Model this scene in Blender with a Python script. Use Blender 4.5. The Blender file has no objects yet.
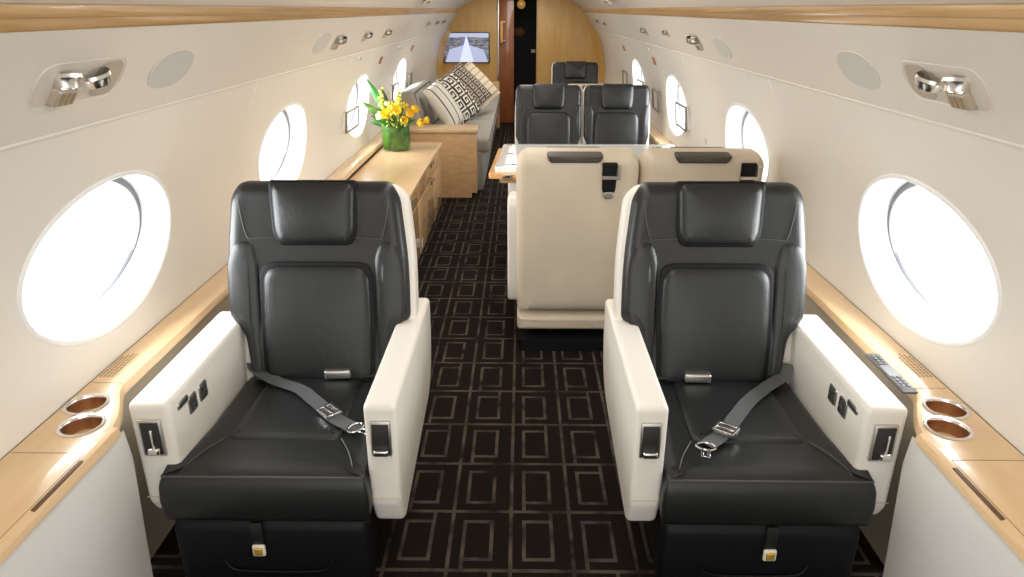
import bpy, bmesh, math, random
from mathutils import Vector, Matrix
from mathutils.geometry import delaunay_2d_cdt
random.seed(7)
PI = math.pi
SC = bpy.context.scene
COL = SC.collection

# ------------------------------------------------------------------ materials
def mat(name, color, rough=.5, metal=0, coat=0, coat_rough=.1, spec=.5, bump=None, emit=None, var=None, sheen=0):
    m = bpy.data.materials.new(name); m.use_nodes = True
    nt = m.node_tree; b = nt.nodes['Principled BSDF']
    b.inputs['Base Color'].default_value = (*color, 1)
    b.inputs['Roughness'].default_value = rough
    b.inputs['Metallic'].default_value = metal
    b.inputs['Coat Weight'].default_value = coat
    b.inputs['Coat Roughness'].default_value = coat_rough
    b.inputs['Specular IOR Level'].default_value = spec
    b.inputs['Sheen Weight'].default_value = sheen
    tc = nt.nodes.new('ShaderNodeTexCoord')
    if bump:
        sc, st, di = bump
        n = nt.nodes.new('ShaderNodeTexNoise'); n.inputs['Scale'].default_value = sc; n.inputs['Detail'].default_value = 3
        bp = nt.nodes.new('ShaderNodeBump'); bp.inputs['Strength'].default_value = st; bp.inputs['Distance'].default_value = di
        nt.links.new(tc.outputs['Object'], n.inputs['Vector'])
        nt.links.new(n.outputs['Fac'], bp.inputs['Height']); nt.links.new(bp.outputs['Normal'], b.inputs['Normal'])
    if var:
        sc, amt = var
        n = nt.nodes.new('ShaderNodeTexNoise'); n.inputs['Scale'].default_value = sc; n.inputs['Detail'].default_value = 2
        nt.links.new(tc.outputs['Object'], n.inputs['Vector'])
        r = nt.nodes.new('ShaderNodeValToRGB')
        r.color_ramp.elements[0].color = (*[c*(1-amt) for c in color], 1); r.color_ramp.elements[0].position = .35
        r.color_ramp.elements[1].color = (*[min(1, c*(1+amt)) for c in color], 1); r.color_ramp.elements[1].position = .65
        nt.links.new(n.outputs['Fac'], r.inputs['Fac']); nt.links.new(r.outputs['Color'], b.inputs['Base Color'])
    if emit:
        b.inputs['Emission Color'].default_value = (*emit[0], 1); b.inputs['Emission Strength'].default_value = emit[1]
    return m

def wood(name, c1, c2, scale=(1.5, .25, 6), rough=.22, coat=.6):
    m = mat(name, c1, rough, coat=coat, coat_rough=.06)
    nt = m.node_tree; b = nt.nodes['Principled BSDF']
    tc = nt.nodes.new('ShaderNodeTexCoord'); mp = nt.nodes.new('ShaderNodeMapping'); mp.inputs['Scale'].default_value = scale
    n = nt.nodes.new('ShaderNodeTexNoise'); n.inputs['Scale'].default_value = 6; n.inputs['Detail'].default_value = 6; n.inputs['Distortion'].default_value = .6
    r = nt.nodes.new('ShaderNodeValToRGB')
    r.color_ramp.elements[0].position = .3; r.color_ramp.elements[0].color = (*c2, 1)
    r.color_ramp.elements[1].position = .65; r.color_ramp.elements[1].color = (*c1, 1)
    nt.links.new(tc.outputs['Object'], mp.inputs['Vector']); nt.links.new(mp.outputs['Vector'], n.inputs['Vector'])
    nt.links.new(n.outputs['Fac'], r.inputs['Fac']); nt.links.new(r.outputs['Color'], b.inputs['Base Color'])
    return m

M = {}
M['wall'] = mat('wall_cream', (.77, .725, .65), .42, bump=(300, .04, .001))
M['panel'] = mat('panel_cream', (.70, .65, .575), .45)
M['dado'] = mat('dado_grey', (.76, .75, .72), .5, bump=(200, .05, .001))
M['reveal'] = mat('window_reveal', (.62, .62, .61), .4)
M['rim'] = mat('window_rim', (.86, .86, .84), .35)
M['gasket'] = mat('window_gasket', (.16, .165, .18), .4)
M['cream'] = mat('cream_leather', (.79, .755, .69), .42, bump=(90, .10, .002))
M['tan'] = mat('beige_leather', (.64, .55, .42), .5, bump=(120, .10, .002), var=(4, .05))
M['black'] = mat('black_leather', (.0090, .0102, .0106), .41, bump=(70, .16, .003), coat=.12, coat_rough=.3)
M['blackpad'] = mat('black_leather_pad', (.0085, .0100, .0104), .43, bump=(60, .22, .004), coat=.12, coat_rough=.3)
M['seam'] = mat('seam_thread', (.07, .072, .07), .5)
M['apron'] = mat('black_apron', (.004, .004, .005), .5, spec=.25)
M['maple'] = wood('maple', (.76, .50, .27), (.66, .40, .19))
M['mapleledge'] = wood('maple_ledge', (.82, .59, .35), (.71, .47, .25), rough=.28, coat=.35)
M['strip'] = wood('maple_strip', (.60, .38, .17), (.47, .27, .10), rough=.3)
M['gold'] = wood('satin_gold_veneer', (.74, .46, .16), (.66, .39, .12), scale=(3, 3, .4), rough=.3, coat=.3)
M['redwood'] = wood('red_wood', (.36, .13, .045), (.26, .085, .03), scale=(4, 4, .4), rough=.35)
M['white'] = mat('white_lacquer', (.85, .84, .81), .12, coat=.6)
M['chrome'] = mat('chrome', (.80, .79, .77), .18, metal=1)
M['satin'] = mat('satin_metal', (.62, .60, .56), .34, metal=1)
M['copper'] = mat('copper_brown', (.50, .29, .16), .28, metal=.85)
M['dark'] = mat('dark_plastic', (.045, .043, .04), .4)
M['cavity'] = mat('dark_cavity', (.018, .016, .014), .5)
M['greyleaf'] = mat('speaker_grille', (.55, .535, .49), .7)
M['belt'] = mat('belt_webbing', (.10, .107, .11), .45, bump=(600, .3, .001))
M['beltdark'] = mat('belt_webbing_dark', (.03, .03, .032), .5)
M['goldpl'] = mat('gold_button', (.80, .50, .10), .3, metal=.6)
M['ivory'] = mat('ivory_plastic', (.80, .76, .66), .4)
M['sofa'] = mat('grey_fabric', (.36, .335, .295), .85, bump=(400, .3, .002))
M['piping'] = mat('dark_piping', (.05, .045, .04), .6)
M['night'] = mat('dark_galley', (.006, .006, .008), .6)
M['amber'] = mat('amber_glass', (.55, .30, .06), .15, metal=.5, emit=((1, .55, .15), .25))
M['red'] = mat('placard_red', (.42, .13, .06), .5)
M['brownmark'] = mat('engraving', (.36, .24, .13), .5)
M['leaf'] = mat('leaf_green', (.055, .125, .016), .38, var=(20, .5))
M['leafd'] = mat('leaf_dark', (.035, .16, .03), .38, var=(20, .3))
M['yellow'] = mat('petal_yellow', (.88, .62, .03), .5, var=(30, .15))
M['lime'] = mat('bud_lime', (.62, .62, .08), .5, var=(30, .2))
M['orange'] = mat('petal_orange', (.92, .60, .02), .5)
M['white_fl'] = mat('petal_cream', (.85, .82, .62), .5)
M['base'] = mat('black_base', (.004, .004, .0045), .55, spec=.25)
M['kraft'] = mat('amber_wood_edge', (.70, .36, .10), .3, coat=.4)

def glassmat(name, tint=(1, 1, 1), fac=.9):
    m = bpy.data.materials.new(name); m.use_nodes = True; nt = m.node_tree
    for n in list(nt.nodes): nt.nodes.remove(n)
    o = nt.nodes.new('ShaderNodeOutputMaterial'); mx = nt.nodes.new('ShaderNodeMixShader')
    t = nt.nodes.new('ShaderNodeBsdfTransparent'); t.inputs['Color'].default_value = (*tint, 1)
    g = nt.nodes.new('ShaderNodeBsdfGlossy'); g.inputs['Roughness'].default_value = .03
    mx.inputs['Fac'].default_value = .05; nt.links.new(t.outputs[0], mx.inputs[1]); nt.links.new(g.outputs[0], mx.inputs[2])
    nt.links.new(mx.outputs[0], o.inputs['Surface'])
    return m
M['pane'] = glassmat('window_pane')
M['glass'] = glassmat('vase_glass', (.86, .95, .84))

# node math helper
class NT:
    def __init__(s, nt): s.nt = nt
    def m(s, op, a, b=None, c=None):
        n = s.nt.nodes.new('ShaderNodeMath'); n.operation = op
        for i, v in enumerate((a, b, c)):
            if v is None: continue
            if isinstance(v, (int, float)): n.inputs[i].default_value = v
            else: s.nt.links.new(v, n.inputs[i])
        return n.outputs[0]
    def band(s, x, lo, hi):
        return s.m('MULTIPLY', s.m('GREATER_THAN', x, lo), s.m('LESS_THAN', x, hi))
    def line(s, x, c, w): return s.m('LESS_THAN', s.m('ABSOLUTE', s.m('SUBTRACT', x, c)), w)
    def mx(s, *a):
        r = a[0]
        for b in a[1:]: r = s.m('MAXIMUM', r, b)
        return r
    def mn(s, *a):
        r = a[0]
        for b in a[1:]: r = s.m('MULTIPLY', r, b)
        return r

def carpet():
    m = mat('key_carpet', (.03, .02, .015), .95, spec=.15)
    nt = m.node_tree; b = nt.nodes['Principled BSDF']; N = NT(nt)
    tc = nt.nodes.new('ShaderNodeTexCoord'); sp = nt.nodes.new('ShaderNodeSeparateXYZ')
    nt.links.new(tc.outputs['Object'], sp.inputs[0])
    wob = nt.nodes.new('ShaderNodeTexNoise'); wob.inputs['Scale'].default_value = 14
    nt.links.new(tc.outputs['Object'], wob.inputs['Vector'])
    w = N.m('MULTIPLY', N.m('SUBTRACT', wob.outputs['Fac'], .5), .012)
    X = N.m('ADD', N.m('DIVIDE', N.m('ADD', sp.outputs['X'], 5.0+.022), .195), w)
    Y = N.m('ADD', N.m('DIVIDE', N.m('ADD', sp.outputs['Y'], 5.4-1.657), .27), w)
    # 5.4 = 20 cells ; 5.0 offset -> fractional correction
    X = N.m('SUBTRACT', X, 5.0/.195 - 29)
    fx = N.m('FRACT', X); fy = N.m('FRACT', Y)
    par = N.m('FRACT', N.m('MULTIPLY', N.m('ADD', N.m('FLOOR', X), N.m('FLOOR', Y)), .5))
    par = N.m('GREATER_THAN', par, .25)
    lw = .031; lh = .026
    grid = N.mx(N.m('LESS_THAN', fy, lh*2), N.m('LESS_THAN', fx, lw*2))
    x0, x1, y0, y1 = .25, .71, .20, .84
    rect = N.mx(N.mn(N.mx(N.line(fx, x0, lw), N.line(fx, x1, lw)), N.band(fy, y0-lh, y1+lh)),
                N.mn(N.mx(N.line(fy, y0, lh), N.line(fy, y1, lh)), N.band(fx, x0-lw, x1+lw)))
    ext = N.mx(N.mn(par, N.line(fx, x1, lw), N.m('GREATER_THAN', fy, y1)),
               N.mn(N.m('SUBTRACT', 1, par), N.line(fx, x0, lw), N.m('LESS_THAN', fy, y0)))
    pat = N.mx(grid, rect, ext)
    n2 = nt.nodes.new('ShaderNodeTexNoise'); n2.inputs['Scale'].default_value = 9; n2.inputs['Detail'].default_value = 4
    nt.links.new(tc.outputs['Object'], n2.inputs['Vector'])
    n3 = nt.nodes.new('ShaderNodeTexNoise'); n3.inputs['Scale'].default_value = 260; n3.inputs['Detail'].default_value = 1
    nt.links.new(tc.outputs['Object'], n3.inputs['Vector'])
    fac = N.mn(pat, N.m('MULTIPLY_ADD', n2.outputs['Fac'], 3.2, -.95), N.m('MULTIPLY_ADD', n3.outputs['Fac'], 1.2, .4))
    r = nt.nodes.new('ShaderNodeValToRGB')
    r.color_ramp.elements[0].color = (.0095, .0058, .004, 1)
    r.color_ramp.elements[1].color = (.095, .076, .060, 1)
    nt.links.new(fac, r.inputs['Fac']); nt.links.new(r.outputs['Color'], b.inputs['Base Color'])
    bp = nt.nodes.new('ShaderNodeBump'); bp.inputs['Strength'].default_value = .5; bp.inputs['Distance'].default_value = .004
    nt.links.new(n3.outputs['Fac'], bp.inputs['Height']); nt.links.new(bp.outputs['Normal'], b.inputs['Normal'])
    return m
M['carpet'] = carpet()

def greekkey(name, dark, light, scale):
    # square spiral key repeated over the cushion face, in object space
    m = mat(name, light, .85); nt = m.node_tree; b = nt.nodes['Principled BSDF']; N = NT(nt)
    tc = nt.nodes.new('ShaderNodeTexCoord'); sp = nt.nodes.new('ShaderNodeSeparateXYZ'); nt.links.new(tc.outputs['Object'], sp.inputs[0])
    fx = N.m('FRACT', N.m('MULTIPLY', N.m('ADD', sp.outputs['X'], 10), scale)); fy = N.m('FRACT', N.m('MULTIPLY', N.m('ADD', sp.outputs['Y'], 10), scale))
    gx = N.m('FLOOR', N.m('MULTIPLY', fx, 7)); gy = N.m('FLOOR', N.m('MULTIPLY', fy, 7))
    def eq(v, k): return N.line(v, k, .3)
    segs = N.mx(N.mn(eq(gy, 0), N.band(gx, -1, 6)), N.mn(eq(gx, 5), N.band(gy, -1, 6)), N.mn(eq(gy, 5), N.band(gx, .5, 6)),
                N.mn(eq(gx, 1), N.band(gy, 1.5, 6)), N.mn(eq(gy, 2), N.band(gx, .5, 4)), N.mn(eq(gx, 3), N.band(gy, 1.5, 4)))
    mx = nt.nodes.new('ShaderNodeMix'); mx.data_type = 'RGBA'
    nt.links.new(segs, mx.inputs['Factor']); mx.inputs['A'].default_value = (*dark, 1); mx.inputs['B'].default_value = (*light, 1)
    nt.links.new(mx.outputs['Result'], b.inputs['Base Color'])
    return m
M['key'] = greekkey('greek_key_fabric', (.035, .028, .022), (.75, .70, .60), 8)
M['key2'] = greekkey('greek_key_fabric_small', (.05, .035, .025), (.42, .36, .28), 10)

def stripes(name, a, c, freq, axis='X', duty=.15):
    m = mat(name, a, .85); nt = m.node_tree; b = nt.nodes['Principled BSDF']; N = NT(nt)
    tc = nt.nodes.new('ShaderNodeTexCoord'); sp = nt.nodes.new('ShaderNodeSeparateXYZ'); nt.links.new(tc.outputs['Object'], sp.inputs[0])
    f = N.m('LESS_THAN', N.m('FRACT', N.m('MULTIPLY', N.m('ADD', sp.outputs[axis], 10), freq)), duty)
    mx = nt.nodes.new('ShaderNodeMix'); mx.data_type = 'RGBA'
    nt.links.new(f, mx.inputs['Factor']); mx.inputs['A'].default_value = (*a, 1); mx.inputs['B'].default_value = (*c, 1)
    nt.links.new(mx.outputs['Result'], b.inputs['Base Color'])
    return m
M['stripe'] = stripes('striped_fabric', (.74, .69, .60), (.06, .05, .04), 8)
M['stripe2'] = stripes('pale_striped_fabric', (.66, .56, .42), (.45, .36, .24), 14, 'Y', .3)

# ------------------------------------------------------------------ object helpers
def link(name, me, m, parent=None, smooth=True, ang=38):
    o = bpy.data.objects.new(name, me); COL.objects.link(o)
    if m: 
        me.materials.clear(); me.materials.append(m)
    if parent: o.parent = parent
    if smooth:
        b = bmesh.new(); b.from_mesh(me)
        for f in b.faces: f.smooth = True
        for e in b.edges:
            if len(e.link_faces) == 2 and e.calc_face_angle(0) > math.radians(ang): e.smooth = False
        b.to_mesh(me); b.free()
    return o

def bmobj(name, b, m, parent=None, smooth=True, ang=38, fix=True):
    if fix: bmesh.ops.recalc_face_normals(b, faces=b.faces[:])
    me = bpy.data.meshes.new(name); b.to_mesh(me); b.free()
    return link(name, me, m, parent, smooth, ang)

def tag(o, label, cat, group=None):
    o['label'] = label; o['category'] = cat
    if group: o['group'] = group
    return o
def struct(o): o['kind'] = 'structure'; return o
def root(name, loc=(0, 0, 0), rz=0, label=None, cat=None, group=None):
    o = bpy.data.objects.new(name, None); COL.objects.link(o); o.location = loc; o.rotation_euler = (0, 0, rz)
    o.empty_display_size = .1
    if label: tag(o, label, cat, group)
    return o

def add_box(b, x0, x1, y0, y1, z0, z1, bev=0, seg=2, mtx=None):
    r = bmesh.ops.create_cube(b, size=1)
    vs = r['verts']
    for v in vs:
        v.co = Vector((x0+(v.co.x+.5)*(x1-x0), y0+(v.co.y+.5)*(y1-y0), z0+(v.co.z+.5)*(z1-z0)))
    if bev:
        es = list({e for v in vs for e in v.link_edges})
        rr = bmesh.ops.bevel(b, geom=es, offset=bev, segments=seg, affect='EDGES', profile=.5)
        vs = list({v for f in rr['faces'] for v in f.verts} | {v for v in vs if v.is_valid})
    if mtx is not None: bmesh.ops.transform(b, matrix=mtx, verts=vs)
    return vs

def box(name, d, m, parent=None, bev=.004, seg=2, mtx=None):
    b = bmesh.new(); add_box(b, *d, bev=bev, seg=seg, mtx=mtx)
    return bmobj(name, b, m, parent)

def add_cyl(b, r1, r2, h, mtx, seg=24, cap=True):
    r = bmesh.ops.create_cone(b, cap_ends=cap, cap_tris=False, segments=seg, radius1=r1, radius2=r2, depth=h)
    bmesh.ops.transform(b, matrix=mtx @ Matrix.Translation((0, 0, h/2)), verts=r['verts'])
    return r['verts']

def add_tube(b, pts, r, seg=6, closed=False):
    pts = [Vector(p) for p in pts]; n = len(pts); rings = []
    rr = r if isinstance(r, (list, tuple)) else [r]*n
    prev = None
    for i, p in enumerate(pts):
        if closed: d = pts[(i+1) % n]-pts[i-1]
        else: d = pts[min(i+1, n-1)]-pts[max(i-1, 0)]
        d.normalize()
        if prev is None:
            a = d.orthogonal().normalized()
        else:
            a = (prev - d*prev.dot(d))
            a = a.normalized() if a.length > 1e-6 else d.orthogonal().normalized()
        prev = a; c = d.cross(a)
        rings.append([b.verts.new(p + (a*math.cos(2*PI*k/seg)+c*math.sin(2*PI*k/seg))*rr[i]) for k in range(seg)])
    m = n if closed else n-1
    for i in range(m):
        A, B = rings[i], rings[(i+1) % n]
        for k in range(seg): b.faces.new((A[k], A[(k+1) % seg], B[(k+1) % seg], B[k]))
    if not closed:
        b.faces.new(rings[0][::-1]); b.faces.new(rings[-1])
def tube(name, pts, r, m, parent=None, seg=6, closed=False):
    b = bmesh.new(); add_tube(b, pts, r, seg, closed); return bmobj(name, b, m, parent)

def rpoly(pts, r, seg=6):
    """round the corners of a polygon; r a number or list"""
    n = len(pts); out = []
    rr = r if isinstance(r, (list, tuple)) else [r]*n
    for i in range(n):
        p0, p, p1 = Vector(pts[i-1]), Vector(pts[i]), Vector(pts[(i+1) % n])
        a = (p0-p); c = (p1-p); R = min(rr[i], a.length*.45, c.length*.45)
        if R < 1e-5: out.append(p.copy()); continue
        a = p+a.normalized()*R; c = p+c.normalized()*R
        for k in range(seg+1):
            t = k/seg; out.append(a*(1-t)**2+p*2*t*(1-t)+c*t*t)
    return [Vector((q.x, q.y)) for q in out]

def densify(P, d):
    out = []
    for i in range(len(P)):
        a, b = P[i], P[(i+1) % len(P)]; n = max(1, int((b-a).length/d))
        for k in range(n): out.append(a.lerp(b, k/n))
    return out

def inset(P, d):
    n = len(P); out = []
    area = sum(P[i-1].x*P[i].y-P[i].x*P[i-1].y for i in range(n))
    s = 1 if area > 0 else -1
    for i in range(n):
        e1 = (P[i]-P[i-1]); e2 = (P[(i+1) % n]-P[i])
        n1 = Vector((-e1.y, e1.x)); n2 = Vector((-e2.y, e2.x))
        if n1.length > 0: n1.normalize()
        if n2.length > 0: n2.normalize()
        v = n1+n2
        if v.length > 1e-6: v.normalize()
        out.append(P[i]+v*(d*s))
    return out

def add_pillow(b, P, prof, fn, dome=0, back=True, rings=(.92, .8, .65, .48, .3, .15)):
    """P: 2D outline, prof: list of (inset, height), fn maps (a, b, h) to 3D"""
    P = densify(P, .03)
    R = []
    for d, h in prof: R.append([(q.x, q.y, h) for q in inset(P, d)])
    last = R[-1]; cx = sum(q[0] for q in last)/len(last); cy = sum(q[1] for q in last)/len(last)
    bx0, bx1 = min(q[0] for q in last), max(q[0] for q in last); by0, by1 = min(q[1] for q in last), max(q[1] for q in last)
    def dm(x, y):
        u = (2*x-bx0-bx1)/(bx1-bx0); v = (2*y-by0-by1)/(by1-by0)
        return dome*max(0, 1-u*u)*max(0, 1-v*v)
    for s in rings: R.append([(cx+(q[0]-cx)*s, cy+(q[1]-cy)*s, q[2]+dm(cx+(q[0]-cx)*s, cy+(q[1]-cy)*s)) for q in last])
    V = [[b.verts.new(fn(*q)) for q in r] for r in R]
    n = len(P)
    for i in range(len(V)-1):
        for k in range(n): b.faces.new((V[i][k], V[i][(k+1) % n], V[i+1][(k+1) % n], V[i+1][k]))
    c = b.verts.new(fn(cx, cy, last[0][2]+dm(cx, cy)))
    for k in range(n): b.faces.new((V[-1][k], V[-1][(k+1) % n], c))
    if back: b.faces.new(V[0][::-1])

def pillow(name, P, prof, fn, m, parent=None, dome=0, back=True):
    b = bmesh.new(); add_pillow(b, P, prof, fn, dome, back)
    return bmobj(name, b, m, parent, ang=60)

def rprof(h0, h1, r, seg=5, base=0):
    """straight side from h0 then quarter-round of radius r reaching h1"""
    out = [(base, h0), (base, h1-r)]
    for k in range(1, seg+1):
        a = PI/2*k/seg; out.append((base+r*(1-math.cos(a)), h1-r+r*math.sin(a)))
    return out

def ribbon(name, pts, w, th, m, parent, normals=None):
    """flat strap through pts; width vector lies in the horizontal plane"""
    b = bmesh.new(); rows = []
    pts = [Vector(p) for p in pts]
    for i, p in enumerate(pts):
        d = pts[min(i+1, len(pts)-1)]-pts[max(i-1, 0)]; d.normalize()
        nrm = Vector(normals[i]) if normals else Vector((0, 0, 1))
        s = d.cross(nrm).normalized()*w/2; u = s.cross(d).normalized()*th/2
        rows.append([b.verts.new(p+s+u), b.verts.new(p-s+u), b.verts.new(p-s-u), b.verts.new(p+s-u)])
    for A, B in zip(rows, rows[1:]):
        for k in range(4): b.faces.new((A[k], A[(k+1) % 4], B[(k+1) % 4], B[k]))
    b.faces.new(rows[0]); b.faces.new(rows[-1][::-1])
    return bmobj(name, b, m, parent)

def smooth_path(pts, n=8):
    pts = [Vector(p) for p in pts]; out = []
    for i in range(len(pts)-1):
        p0, p1, p2, p3 = pts[max(i-1, 0)], pts[i], pts[i+1], pts[min(i+2, len(pts)-1)]
        for k in range(n):
            t = k/n
            out.append(.5*((2*p1)+(p2-p0)*t+(2*p0-5*p1+4*p2-p3)*t*t+(3*p1-p0-3*p2+p3)*t**3))
    out.append(pts[-1]); return out

# ------------------------------------------------------------------ cabin shell
RC, ZC = 1.20, .75
YA, YB = -1.0, 10.7
TH_SEAM = math.atan2(1.327-ZC, 1.052)
TH_STRIP = math.atan2(1.546-ZC, .905)
def wpt(side, y, th, off=0):
    """point on the cabin wall; off is the distance inward"""
    return Vector((side*(RC-off)*math.cos(th), y, ZC+(RC-off)*math.sin(th)))
def thz(z): return math.asin((z-ZC)/RC)
TH0 = thz(.6208)

WY = {-1: [1.908, 3.53, 5.24, 7.08], 1: [1.980, 3.70, 5.47, 7.31]}
WZS, WA, WB = {-1: .936, 1: .914}, .381, .223

def build_wall(side):
    b = bmesh.new()
    ys = WY[side]; edges = [YA]
    cells = []
    for i, y in enumerate(ys):
        cells.append((y-.6, y+.6, y))
    thc = thz(WZS[side])
    def quadstrip(y0, y1, t0, t1, ny, nt):
        V = [[b.verts.new(wpt(side, y0+(y1-y0)*i/ny, t0+(t1-t0)*j/nt)) for j in range(nt+1)] for i in range(ny+1)]
        for i in range(ny):
            for j in range(nt): b.faces.new((V[i][j], V[i+1][j], V[i+1][j+1], V[i][j+1]))
    prev = YA
    for (a, c, y) in cells:
        if a > prev: quadstrip(prev, a, TH0, TH_SEAM, 4, 16)
        N = 64; rings = []
        for j in range(9):
            f = (j/8)**1.3; ring = []
            for k in range(N):
                t = 2*PI*k/N; ey = y+WA*math.cos(t); et = thc+WB*math.sin(t)/RC
                # matching point of the rectangle
                dx, dy = math.cos(t), math.sin(t)
                sx = (c-y) ; su = TH_SEAM-thc; sd = thc-TH0
                kx = abs(dx)/sx; ky = abs(dy)/(su if dy > 0 else sd)*1.0
                # use superellipse style mapping to rectangle
                mxx = max(abs(dx), abs(dy))
                ry = y+dx/mxx*sx; rt = thc+dy/mxx*(su if dy > 0 else sd)
                ring.append(b.verts.new(wpt(side, ey+(ry-ey)*f, et+(rt-et)*f)))
            rings.append(ring)
        for j in range(8):
            for k in range(N):
                b.faces.new((rings[j][k], rings[j][(k+1) % N], rings[j+1][(k+1) % N], rings[j+1][k]))
        prev = c
    quadstrip(prev, YB, TH0, TH_SEAM, 8, 16)
    bmesh.ops.remove_doubles(b, verts=b.verts[:], dist=.0005)
    o = struct(bmobj('wall_left' if side < 0 else 'wall_right', b, M['wall'], ang=60))
    return o

def arc_panel(name, side, t0, t1, off0, off1, m, nt=8, y0=YA, y1=YB, parent=None):
    b = bmesh.new(); V = []
    ny = 6
    for i in range(ny+1):
        y = y0+(y1-y0)*i/ny
        V.append([b.verts.new(wpt(side, y, t0+(t1-t0)*j/nt, off0+(off1-off0)*j/nt)) for j in range(nt+1)])
    for i in range(ny):
        for j in range(nt): b.faces.new((V[i][j], V[i+1][j], V[i+1][j+1], V[i][j+1]))
    return bmobj(name, b, m, parent)

for side in (-1, 1):
    sn = 'left' if side < 0 else 'right'
    w = build_wall(side)
    # overhead panel above the seam
    p = arc_panel('overhead_panel', side, TH_SEAM, TH_STRIP+.014, .004, .004, M['panel'], parent=w)
    tube('seam_bead', [wpt(side, YA, TH_SEAM, .002), wpt(side, YB, TH_SEAM, .002)], .006, M['panel'], w, 8)
    # lower wall behind the seats, plus an unseen strip added to block light leaks
    b = bmesh.new()
    add_box(b, side*1.1975, side*1.22, YA, YB, .56, .66)
    add_box(b, side*1.135, side*1.165, 1.68, YB, 0, .583)
    bmobj('lower_wall_and_light_block', b, mat('lower_wall_shaded_tan', (.42, .36, .27), .6), w)  # tan is darkened to stand for the shade behind the seats

# wooden strips (cove rail): rounded profile extruded along y
def extrude_y(name, prof, y0, y1, m, parent=None, closed=True):
    b = bmesh.new()
    A = [b.verts.new((x, y0, z)) for x, z in prof]; B = [b.verts.new((x, y1, z)) for x, z in prof]
    n = len(prof)
    for k in range(n if closed else n-1): b.faces.new((A[k], A[(k+1) % n], B[(k+1) % n], B[k]))
    if closed: b.faces.new(A[::-1]); b.faces.new(B)
    return bmobj(name, b, m, parent)
for i, side in enumerate((-1, 1)):
    prof = [(.935, 1.530), (.918, 1.531), (.899, 1.540), (.884, 1.562), (.880, 1.574), (.868, 1.577), (.862, 1.586), (.860, 1.597), (.872, 1.602), (.935, 1.60)]
    o = struct(extrude_y('trim_%d' % (i+1), [(side*x, z) for x, z in prof], YA, YB-.02, M['strip']))

# ceiling
b = bmesh.new()
cp = [(-.93, 1.545), (-.875, 1.598), (-.78, 1.655), (-.62, 1.73), (-.42, 1.80), (-.2, 1.84), (0, 1.85)]
cp = cp+[(-x, z) for x, z in cp[:-1][::-1]]
A = [b.verts.new((x, YA, z)) for x, z in cp]; B = [b.verts.new((x, YB, z)) for x, z in cp]
for k in range(len(cp)-1): b.faces.new((A[k], A[k+1], B[k+1], B[k]))
struct(bmobj('ceiling', b, M['panel']))
# floor
b = bmesh.new()
V = [b.verts.new(v) for v in ((-1.16, YA, 0), (1.16, YA, 0), (1.16, 12.2, 0), (-1.16, 12.2, 0))]; b.faces.new(V)
struct(bmobj('floor', b, M['carpet']))

# windows
nwin = 0
def window(side, y, n):
    w = struct(root('window_%d' % n)); thc = thz(WZS[side])
    c = wpt(side, y, thc); nrm = Vector((-side*math.cos(thc), 0, -math.sin(thc)))  # inward
    N = 64
    def ring(b, ka, kb, depth, curved, dz=0):
        out = []
        for k in range(N):
            t = 2*PI*k/N
            p = wpt(side, y+WA*ka*math.cos(t), thc+WB*kb*math.sin(t)/RC)
            if not curved:   # flatten towards the tangent plane
                up = Vector((-side*math.sin(thc), 0, math.cos(thc)))
                p = c+Vector((0, WA*ka*math.cos(t), 0))+up*(WB*kb*math.sin(t)+dz)
            out.append(b.verts.new(p-nrm*depth))
        return out
    b = bmesh.new()
    R = [ring(b, .985, .975, -.001, 1), ring(b, .97, .955, .03, 1), ring(b, .95, .93, .085, 0)]
    for A, B in zip(R, R[1:]):
        for k in range(N): b.faces.new((A[k], A[(k+1) % N], B[(k+1) % N], B[k]))
    bmobj('window_reveal', b, M['reveal'], w, ang=70)
    b = bmesh.new()
    R = [ring(b, 1.03, 1.05, .000, 1), ring(b, 1.025, 1.042, -.004, 1), ring(b, 1.005, 1.01, -.006, 1), ring(b, .988, .98, -.003, 1), ring(b, .983, .972, .004, 1)]
    for A, B in zip(R, R[1:]):
        for k in range(N): b.faces.new((A[k], A[(k+1) % N], B[(k+1) % N], B[k]))
    bmobj('window_rim', b, M['rim'], w, ang=70)
    b = bmesh.new()
    R = [ring(b, .95, .93, .083, 0), ring(b, .915, .88, .084, 0, -.0105), ring(b, .91, .875, .097, 0, -.0105)]
    for A, B in zip(R, R[1:]):
        for k in range(N): b.faces.new((A[k], A[(k+1) % N], B[(k+1) % N], B[k]))
    bmobj('window_gasket', b, M['gasket'], w, ang=70)
    b = bmesh.new()
    R = [ring(b, .91, .875, .095, 0, -.0105), ring(b, .875, .84, .13, 0), ring(b, .87, .835, .14, 0)]
    for A, B in zip(R, R[1:]):
        for k in range(N): b.faces.new((A[k], A[(k+1) % N], B[(k+1) % N], B[k]))
    bmobj('outer_reveal', b, M['reveal'], w, ang=70)
    b = bmesh.new(); r = ring(b, .885, .855, .128, 0); b.faces.new(r)
    bmobj('window_pane', b, M['pane'], w)
    # daylight outside
    L = bpy.data.lights.new('daylight', 'AREA'); L.shape = 'ELLIPSE'; L.size = .95; L.size_y = .60
    L.energy = WINDOW_W; L.color = (.95, .98, 1)
    lo = bpy.data.objects.new('daylight', L); COL.objects.link(lo)
    lo.location = c-nrm*.26
    lo.rotation_euler = nrm.to_track_quat('-Z', 'Y').to_euler()
    # width along y: track quat with Y up gives x axis along world y
    return w
WINDOW_W = 25
k = 1
for side in (-1, 1):
    for y in WY[side]:
        window(side, y, k); k += 1

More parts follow.
